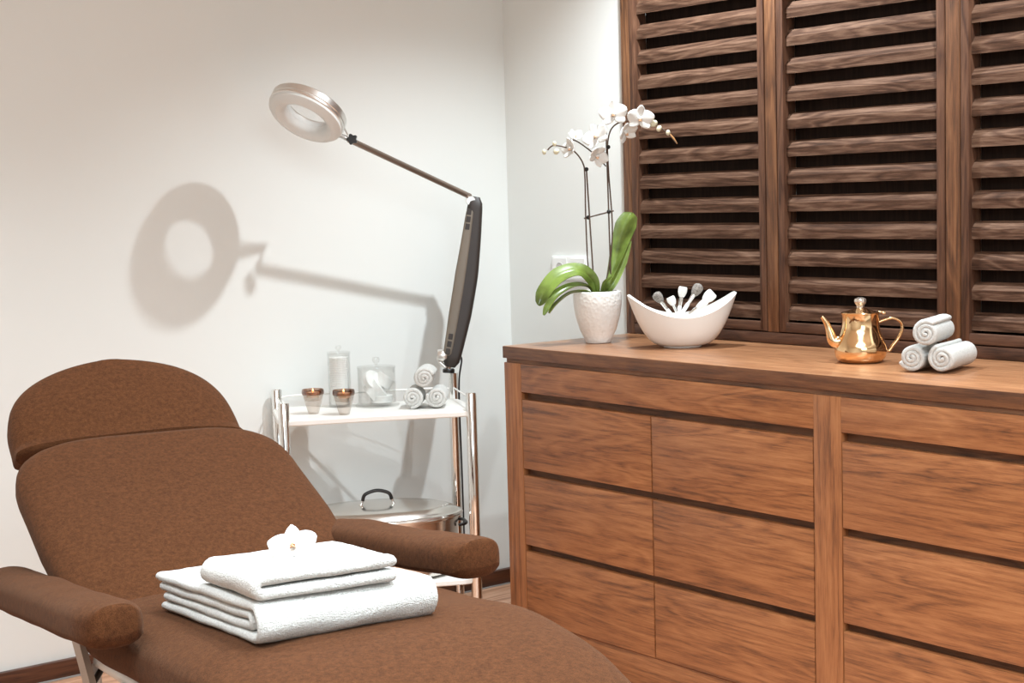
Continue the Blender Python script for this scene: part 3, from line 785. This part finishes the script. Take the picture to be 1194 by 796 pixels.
# on the trolley
ang2 = R(50); g2 = 'rolled hand towels on the trolley'
d2 = Vector((cos(ang2), sin(ang2), 0)); p2 = Vector((-sin(ang2), cos(ang2), 0))
RR2 = 0.0355
tL = Vector((2.712, 4.000, ZT)); tRr = tL - p2 * 0.0745 + d2 * 0.003
rolled('rolled_towel', 'rolled white towel at the bottom left of the pile on the trolley', tL, ang2, RR2, 0.10, g2, 1.0, seed=4)
rolled('rolled_towel', 'rolled white towel at the bottom right of the trolley pile beside the lamp post', tRr, ang2, RR2, 0.11, g2, 2.7, seed=5)
rolled('rolled_towel', 'rolled white towel on top of the pile on the trolley', (tL + tRr) / 2 + Vector((0, 0, 0.0595)), ang2, RR2, 0.115, g2, 5.2, seed=6)

# ------------------------------------------------------------------ magnifier lamp
LP = Vector((2.9517, 4.1405, 0.8035))
lamp = thing('magnifier_lamp', 'ring magnifier lamp on a jointed dark arm mounted on the trolley post', 'lamp', LP)
def lp(x, y, z): return Vector((x, y, z)) - LP
lathe('post_cap', [(0.0, 0.0), (0.019, 0.0), (0.0195, 0.003), (0.0195, 0.009), (0.017, 0.012), (0.0, 0.012)], M_black, lamp, 28)
lathe('pivot_pin', [(0.0, 0.012), (0.009, 0.012), (0.009, 0.03), (0.0, 0.03)], M_chrome, lamp, 20)
# lower arm: long flattened box between A and B, thicker in the middle
A = lp(2.9538, 4.1312, 0.8315); B = lp(3.0726, 4.1312, 1.3521)
ax = (B - A).normalized(); lat = Vector((0.79, -0.61, 0)); lat = (lat - ax * lat.dot(ax)).normalized(); dep = ax.cross(lat)
def arm_part(name, mat, lo, hi, s0, s1, n=30, dshift=0.0, dth=0.019):
    bm = bmesh.new(); rings = []
    for i in range(n + 1):
        t = i / n; s = s0 + (s1 - s0) * t
        bulge = lerp_table([(0, 0.80), (0.3, 1.04), (0.55, 1.06), (0.8, 0.86), (1, 0.68)], s) ; e = end_round(t, 0, 1, 0.06, 2)
        c = A + (B - A) * s + lat * 0.008 * sin(pi * s)
        wl = (lo * bulge, hi * bulge)
        mid_ = (wl[0] + wl[1]) / 2; hw = (wl[1] - wl[0]) / 2 * (0.55 + 0.45 * e)
        ring = []
        for q in range(24):
            a = 2 * pi * q / 24
            ring.append(c + lat * (mid_ + hw * sgnpow(cos(a), 0.5)) + dep * (dshift + dth * (0.55 + 0.45 * e) * sgnpow(sin(a), 0.5)))
        rings.append(ring)
    bm_loft(bm, rings); return from_bm(name, bm, mat, lamp, True, 40)
sh = arm_part('lower_arm', M_lamparm, -0.034, 0.035, -0.02, 1.02)
pn = arm_part('side_cover', M_lampside, -0.0352, -0.001, 0.03, 0.95, dshift=-0.008, dth=0.0145)
# vent slots on the side cover
m3 = Matrix(((lat.x, dep.x, ax.x), (lat.y, dep.y, ax.y), (lat.z, dep.z, ax.z)))
for s0 in (0.07, 0.115, 0.16, 0.83, 0.875, 0.92):
    c = A + (B - A) * s0 - dep * 0.0205 - lat * 0.015 + lat * 0.006 * sin(pi * s0)
    bm = bmesh.new(); bm_box(bm, (-0.007, -0.003, -0.0095), (0.007, 0.003, 0.0095), 0.001, 1)
    for v in bm.verts: v.co = c + m3 @ v.co
    from_bm('vent_slot', bm, M_lamparm, lamp, False)
# bottom and top joints
def disc(name, c, axis, r, th, mat, n=28):
    bm = bmesh.new(); bm_lathe(bm, [(0.0, -th / 2), (r * 0.92, -th / 2), (r, -th / 2 + 0.002), (r, th / 2 - 0.002), (r * 0.92, th / 2), (0.0, th / 2)], n)
    bmesh.ops.transform(bm, matrix=Matrix.Translation(c) @ Vector(axis).to_track_quat('Z', 'Y').to_matrix().to_4x4(), verts=bm.verts)
    return from_bm(name, bm, mat, lamp, True, 40)
vdir = Vector((0.61, 0.79, 0))
disc('lower_joint', A + ax * 0.022 - lat * 0.030, (0.79, -0.61, 0), 0.021, 0.030, M_alu)
tube('fork', spline([A + ax * 0.018 - lat * 0.044, A + ax * 0.0 - lat * 0.034, A - ax * 0.012 - lat * 0.014, lp(2.9517, 4.1405, 0.8253)], 6), 0.006, M_alu, lamp)
disc('upper_joint', B - ax * 0.004 - lat * 0.016, (0.5, 0.85, 0), 0.0150, 0.034, M_alu)
# upper rod
E0 = B - lat * 0.020 + ax * 0.010; E1 = lp(2.575, 4.090, 1.544)
tube('upper_arm', [E0, E1], 0.0092, M_rod, lamp, 16)
# knob and hinge near the head
bm = bmesh.new(); n = 40; rings = []
for z in (-0.008, 0.008): rings.append([Vector(((0.0145 + 0.0026 * cos(5 * 2 * pi * i / n)) * cos(2 * pi * i / n), (0.0145 + 0.0026 * cos(5 * 2 * pi * i / n)) * sin(2 * pi * i / n), z)) for i in range(n)])
bm_loft(bm, rings)
bmesh.ops.transform(bm, matrix=Matrix.Translation(lp(2.5700, 4.0650, 1.5440)) @ vdir.to_track_quat('Z', 'Y').to_matrix().to_4x4(), verts=bm.verts)
from_bm('knob', bm, M_black, lamp)
# ring head
nb = Vector((-0.576, -0.151, -0.803)).normalized()   # way the diffuser faces
HC = lp(2.414, 4.070, 1.607)
q4 = Matrix.Translation(HC) @ (-nb).to_track_quat('Z', 'Y').to_matrix().to_4x4() @ Matrix.Diagonal((1.05, 1.05, 1.15, 1))
def ringpart(name, prof, mat, n=72):
    bm = bmesh.new(); rings = []
    for i in range(n):
        a = 2 * pi * i / n
        rings.append([Vector((r * cos(a), r * sin(a), z)) for r, z in prof])
    vr = [[bm.verts.new(p) for p in ring] for ring in rings]; m = len(prof)
    for i in range(n):
        j = (i + 1) % n
        for k in range(m):
            l = (k + 1) % m; bm.faces.new((vr[i][k], vr[j][k], vr[j][l], vr[i][l]))
    bmesh.ops.transform(bm, matrix=q4, verts=bm.verts)
    return from_bm(name, bm, mat, lamp, True, 35)
ringpart('ring_housing', [(0.066, 0.006), (0.108, 0.004), (0.1115, 0.006), (0.1115, 0.012), (0.1100, 0.0135), (0.1115, 0.015), (0.1115, 0.030), (0.108, 0.033), (0.066, 0.033), (0.064, 0.030)], M_alu)
ringpart('diffuser', [(0.060, 0.026), (0.062, 0.004), (0.070, -0.008), (0.084, -0.014), (0.100, -0.010), (0.1085, -0.002), (0.1095, 0.0055), (0.066, 0.0057), (0.064, 0.026)], M_diff)
lens_prof = [(0.0, 0.006), (0.0600, 0.012), (0.0600, 0.015), (0.0, 0.021)]
bm = bmesh.new(); bm_lathe(bm, lens_prof, 48); bmesh.ops.transform(bm, matrix=q4, verts=bm.verts)
from_bm('magnifier_lens', bm, glass('lens_glass', (0.985, 0.985, 0.985, 1), 0.3), lamp, True, 40)
bk = (lp(2.5975, 4.1209, 1.5462) - HC); bk = HC + bk.normalized() * 0.108
tube('head_bracket', [bk + nb * 0.006, lp(2.5820, 4.1229, 1.5514), E1], [0.009, 0.008, 0.008], M_alu, lamp)
tube('head_wire', spline([bk - nb * 0.026, bk - nb * 0.03 + Vector((0.015, -0.01, 0.0)), lp(2.5903, 4.1209, 1.5597)], 5), 0.0028, M_alu, lamp, 8)
tube('cable', spline([A + lat * 0.020 + ax * 0.03, lp(2.9869, 4.1157, 0.8439), lp(2.9786, 4.1209, 0.7820), lp(2.9745, 4.1188, 0.6787), lp(2.9745, 4.1157, 0.4721), lp(2.9796, 4.1209, 0.1623)], 6), 0.003, M_black, lamp, 8)

# ------------------------------------------------------------------ potted orchid
OX, OY = 3.092, 3.565
orc = thing('potted_orchid', 'white orchid with two flower stems in a white embossed ceramic pot on the sideboard', 'plant', (OX, OY, ZC), -R(37.97))
lathe('pot', [(0.0, 0.0), (0.036, 0.0), (0.039, 0.003), (0.040, 0.010), (0.055, 0.040), (0.0665, 0.080), (0.0715, 0.112), (0.0725, 0.136), (0.0705, 0.151), (0.067, 0.154), (0.063, 0.150), (0.063, 0.135), (0.0, 0.134)], M_pot, orc, 64)
lathe('potting_bark', [(0.0, 0.130), (0.062, 0.134), (0.061, 0.140), (0.04, 0.146), (0.0, 0.150)], M_soil, orc, 32)
def leaf(pts, widths, up_hint, cup=0.25, fold=0.0, th=0.0022):
    P = spline(pts, 7); n = len(P); bm = bmesh.new(); nj = 10
    top, bot = [], []
    for i, p in enumerate(P):
        t = (P[min(i + 1, n - 1)] - P[max(i - 1, 0)]).normalized()
        side = t.cross(Vector(up_hint)).normalized(); nr = side.cross(t).normalized()
        wv = lerp_table(widths, i / (n - 1))
        rt_, rb_ = [], []
        for j in range(nj + 1):
            u = -1 + 2 * j / nj
            q = p + side * u * wv + nr * (cup * wv * (u * u) - 0.0025 * math.exp(-(u / 0.12) ** 2))
            rt_.append(bm.verts.new(q)); rb_.append(bm.verts.new(q - nr * th))
        top.append(rt_); bot.append(rb_)
    for i in range(n - 1):
        for j in range(nj):
            bm.faces.new((top[i][j], top[i + 1][j], top[i + 1][j + 1], top[i][j + 1]))
            bm.faces.new((bot[i][j], bot[i][j + 1], bot[i + 1][j + 1], bot[i + 1][j]))
        bm.faces.new((top[i][0], bot[i][0], bot[i + 1][0], top[i + 1][0]))
        bm.faces.new((top[i][nj], top[i + 1][nj], bot[i + 1][nj], bot[i][nj]))
    bm.faces.new(top[0] + bot[0][::-1]); bm.faces.new(bot[-1] + top[-1][::-1])
    return from_bm('leaf', bm, M_leaf, orc, True, 60)
# local frame: x = to the right as seen, y = away, z = up  (about 393 px per metre)
K = 1 / 393.0
def o3(px, py, d=0.0): return Vector(((px - 699) * K, d, (399 - py) * K))
W1 = [(0, 0.010), (0.25, 0.020), (0.6, 0.029), (0.85, 0.024), (0.95, 0.014), (1, 0.003)]
leaf([o3(698, 346), o3(694, 326, -0.01), o3(678, 313, -0.03), o3(655, 318, -0.05), o3(638, 335, -0.07), o3(630, 352, -0.08)], W1, (-0.25, -0.75, 0.6), 0.15)
leaf([o3(697, 346), o3(688, 332, -0.02), o3(668, 331, -0.06), o3(648, 342, -0.09), o3(635, 362, -0.11)], [(0, 0.008), (0.3, 0.014), (0.65, 0.018), (0.9, 0.012), (1, 0.003)], (-0.2, -0.4, 0.8), 0.3)
leaf([o3(696, 346), o3(685, 338, -0.03), o3(668, 338, -0.05), o3(652, 348, -0.07), o3(641, 360, -0.09)], [(0, 0.006), (0.3, 0.010), (0.65, 0.012), (0.9, 0.008), (1, 0.002)], (0, 0.1, 1), 0.3)
leaf([o3(701, 346), o3(712, 330, 0.01), o3(722, 305, 0.03), o3(731, 278, 0.05), o3(738, 260, 0.06), o3(744, 249, 0.065)], [(0, 0.006), (0.22, 0.010), (0.5, 0.027), (0.75, 0.035), (0.92, 0.025), (1, 0.004)], (-0.35, -0.85, 0.35), 0.20)
leaf([o3(701, 346), o3(715, 333, -0.02), o3(729, 308, 0.0), o3(740, 282, 0.02)], [(0, 0.008), (0.4, 0.012), (0.7, 0.012), (1, 0.003)], (0.6, -0.5, 0.4), 0.3)
leaf([o3(703, 348), o3(708, 330, -0.03), o3(716, 322, -0.04)], [(0, 0.006), (0.5, 0.010), (1, 0.003)], (-0.3, -0.8, 0.4), 0.2)
# support sticks
tube('support_stick', [o3(696, 345, 0.005), o3(690, 196, 0.02)], 0.0023, M_stem, orc, 8)
tube('support_stick', [o3(716, 348, 0.02), o3(714, 148, 0.03)], 0.0023, M_stem, orc, 8)
tube('cross_tie', [o3(686, 254, 0.02), o3(721, 246, 0.03)], 0.0022, M_stem, orc, 8)
# flower stems
tube('flower_stem', spline([o3(697, 345, 0), o3(690, 318, 0.015), o3(688, 260, 0.018), o3(688, 205, 0.018), o3(686, 190, 0.015), o3(678, 178, 0.0), o3(668, 172, -0.01), o3(652, 169, -0.02), o3(645, 174, -0.02)], 8), [0.0022] * 65, M_stem, orc, 8)
tube('flower_stem', spline([o3(702, 345, 0), o3(712, 320, 0.02), o3(719, 270, 0.03), o3(716, 200, 0.03), o3(716, 165, 0.03), o3(724, 147, 0.02), o3(745, 142, 0.0), o3(768, 148, -0.02), o3(783, 158, -0.03), o3(793, 170, -0.035)], 8), [0.0022] * 73, M_stem, orc, 8)
tube('flower_stem', spline([o3(713, 194, 0.03), o3(700, 180, 0.02), o3(680, 165, 0.0), o3(668, 162, -0.01)], 8), [0.002] * 25, M_stem, orc, 8)
for px, py in ((690, 197), (716, 172), (715, 247), (691, 253)):
    bm = bmesh.new(); bmesh.ops.create_uvsphere(bm, u_segments=12, v_segments=8, radius=0.0065, matrix=Matrix.Translation(o3(px, py, 0.02)))
    from_bm('clip', bm, M_black, orc, True, 0)
fr = [(722, 135, -0.02, (-0.25, -1, 0.1), 0.084, 0.1, 1), (752, 141, -0.03, (0.15, -1, -0.1), 0.080, -0.1, 1), (735, 156, -0.02, (0.55, -0.7, -0.3), 0.072, 0.4, 0.7),
      (702, 160, -0.01, (-0.55, -0.8, 0.25), 0.084, 0.5, 1), (702, 182, 0.0, (0.5, -0.75, -0.3), 0.072, -0.5, 0.8), (673, 173, -0.02, (-0.85, -0.5, 0.1), 0.070, 0.3, 0.7), (677, 160, 0.0, (0.2, -0.6, 0.7), 0.052, 0.3, 0.6)]
for px, py, d, fc, sz, rl, op in fr:
    blossom(orc, o3(px, py, d), fc, sz, rl, openness=op)
def bud(px, py, d, s, mat=M_bud, stretch=1.3, rot=0.0):
    bm = bmesh.new(); bmesh.ops.create_uvsphere(bm, u_segments=14, v_segments=10, radius=s, matrix=Matrix.Translation(o3(px, py, d)) @ Matrix.Rotation(rot, 4, 'Y') @ Matrix.Diagonal((1, 1, stretch, 1)))
    from_bm('bud', bm, mat, orc, True, 0)
bud(641, 176, -0.02, 0.0065); bud(655, 176, -0.02, 0.0085, stretch=1.1, rot=0.8); bud(653, 167, -0.02, 0.006)
bud(768, 147, -0.02, 0.0095, rot=1.0); bud(774, 153, -0.025, 0.0075, rot=0.5); bud(784, 158, -0.03, 0.0065)
tube('stem_tip', [o3(786, 160, -0.03), o3(790, 165, -0.033), o3(794, 171, -0.035)], [0.003, 0.0035, 0.0012], M_budtip, orc, 8)

# ------------------------------------------------------------------ white boat bowl
bowl = thing('ceramic_bowl', 'white boat-shaped ceramic bowl holding makeup brushes on the sideboard', 'bowl', (3.142, 3.257, ZC), -R(36))
def bowl_ring(t, off=0.0, n=96):
    # t 0 foot .. 1 rim
    ring = []
    for i in range(n):
        a = 2 * pi * i / n; c, s = cos(a), sin(a)
        rimz = 0.088 + 0.063 * abs(c) ** 2.0
        prof_r = min(1, t) ** 0.45
        k = t
        rx = 0.056 + (0.156 - 0.056) * prof_r - off; ry = 0.044 + (0.092 - 0.044) * prof_r - off
        zz = 0.006 + (rimz - 0.006) * t
        # end tips slightly pinched
        ring.append(((rx * c), ry * sgnpow(s, 1.0) * (1 - 0.18 * t * abs(c) ** 3), zz + off * 0.6))
    return ring
rings = [[(x * 0.93, y * 0.93, 0.0) for x, y, z in bowl_ring(0)], [(x * 0.97, y * 0.97, 0.0015) for x, y, z in bowl_ring(0)], [(x * 0.98, y * 0.98, 0.006) for x, y, z in bowl_ring(0)]]
for i in range(1, 25): rings.append(bowl_ring((i / 24) ** 1.6))
rings.append([(x * 0.985, y * 0.975, z + 0.0018) for x, y, z in bowl_ring(1.0)])
for i in range(24, 0, -1): rings.append(bowl_ring((i / 24) ** 1.6, 0.006))
bm = bmesh.new(); bm_loft(bm, rings); from_bm('bowl_shell', bm, M_ceramic, bowl, True, 45)
bmh = bmesh.new(); 
# brushes
def brush(label, base, tip, kind, size):
    base = Vector(base); tip = Vector(tip); t = thing('makeup_brush', label, 'brush', (0, 0, 0), 0, 'makeup brushes in the white bowl')
    M4 = bowl_matrix
    b = M4 @ base; e = M4 @ tip; t.location = b; d = (e - b); L = d.length; d.normalize()
    P = lambda s: d * s
    tube('handle', [P(0), P(L * 0.3), P(L * 0.52), P(L * 0.56)], [0.003, 0.006, 0.0058, 0.005], M_whitepl, t, 12)
    rf = size * 0.42
    tube('ferrule', [P(L * 0.56), P(L * 0.60), P(L * 0.76)], [0.005, 0.0052, rf], M_chrome, t, 16)
    u, v = frame_at(d)
    if kind.startswith('flat'): 
        side = Vector((0.79, -0.61, 0)); side = (side - d * side.dot(d)).normalized(); u = side; v = d.cross(u); asp = 0.4
    else: asp = 1.0
    bm = bmesh.new(); rings = []
    for s, k in ((0.76, 0.55), (0.80, 0.75), (0.87, 0.98), (0.93, 1.0), (0.97, 0.85 if not kind.startswith('flat') else 0.97), (1.0, 0.35 if not kind.startswith('flat') else 0.8)):
        rings.append([P(L * s) + size * k * (cos(2 * pi * i / 20) * u + asp * sin(2 * pi * i / 20) * v) for i in range(20)])
    bm_loft(bm, rings); from_bm('bristles', bm, M_bristle_grey if kind.endswith('grey') else M_bristle_white, t, True, 50)
bowl_matrix = Matrix.Translation((3.142, 3.257, ZC)) @ Matrix.Rotation(-R(36), 4, 'Z')
KB = 1 / 411.0
def b3(px, py, d=0.0): return ((px - 797) * KB, d, (405 - py) * KB)
brush('makeup brush with round grey bristles, leftmost in the bowl', b3(797, 385, 0.0), b3(766, 341, 0.01), 'round_grey', 0.0140)
brush('small makeup brush with flat white bristles, second from left in the bowl', b3(800, 385, -0.01), b3(783, 346, 0.0), 'flat_white', 0.0125)
brush('flat white makeup brush standing upright in the middle of the bowl', b3(790, 385, 0.015), b3(800, 335, 0.02), 'flat_white', 0.0130)
brush('large makeup brush with fluffy grey bristles, leaning right', b3(785, 382, -0.01), b3(820, 333, 0.02), 'round_grey', 0.0150)
brush('wide pale makeup brush lying far right in the bowl', b3(790, 384, 0.03), b3(836, 343, 0.03), 'flat_white', 0.0165)
brush('makeup brush with white bristles hidden low at the right side of the bowl', b3(780, 386, 0.02), b3(826, 352, 0.0), 'flat_white', 0.0110)

# ------------------------------------------------------------------ teapot
tea = thing('teapot', 'small polished gold teapot with silver knob on the sideboard', 'teapot', (3.128, 2.602, ZC), -R(37))
KT = 1 / 466.0
lathe('teapot_body', [(0.0, 0.0), (0.046, 0.0), (0.054, 0.003), (0.0615, 0.012), (0.0650, 0.027), (0.0635, 0.042), (0.0580, 0.057), (0.0515, 0.072), (0.0475, 0.086), (0.0462, 0.098), (0.0462, 0.120), (0.0472, 0.122), (0.0, 0.122)], M_gold, tea, 72, auto=60)
lathe('lid', [(0.0480, 0.122), (0.0485, 0.124), (0.0470, 0.126), (0.034, 0.1285), (0.020, 0.134), (0.008, 0.138), (0.0, 0.139)], M_gold, tea, 64)
lathe('lid_knob', [(0.0, 0.137), (0.0095, 0.137), (0.0090, 0.141), (0.0135, 0.148), (0.0155, 0.1535), (0.0140, 0.159), (0.007, 0.1625), (0.0, 0.163)], M_silver, tea, 32)
def t3(px, py, d=0.0): return Vector(((px - 1008) * KT, d, (423 - py) * KT))
tube('spout', spline([t3(984, 399), t3(976, 397), t3(972, 386), t3(969, 378), t3(965, 371), t3(962.5, 368.5)], 6), [lerp_table([(0, 0.0185), (0.25, 0.0135), (0.5, 0.0085), (0.8, 0.0058), (1, 0.0046)], i / 30) for i in range(31)], M_gold, tea, 20)
for dy in (-0.004, 0.004):
    tube('handle', spline([t3(1026, 378, dy), t3(1035, 374.5, dy), t3(1046, 372.5, dy), t3(1055, 377, dy), t3(1057, 385, dy), t3(1053, 395, dy), t3(1046, 404, dy), t3(1040, 411, dy), t3(1034, 402, dy), t3(1030, 390, dy)], 6), 0.0030, M_gold, tea, 10)
bm = bmesh.new(); bm_box(bm, (0.044, -0.005, 0.122), (0.060, 0.005, 0.1275), 0.0015); bm_box(bm, (0.054, -0.007, 0.1185), (0.063, 0.007, 0.1255), 0.002)
from_bm('lid_hinge', bm, M_gold, tea)
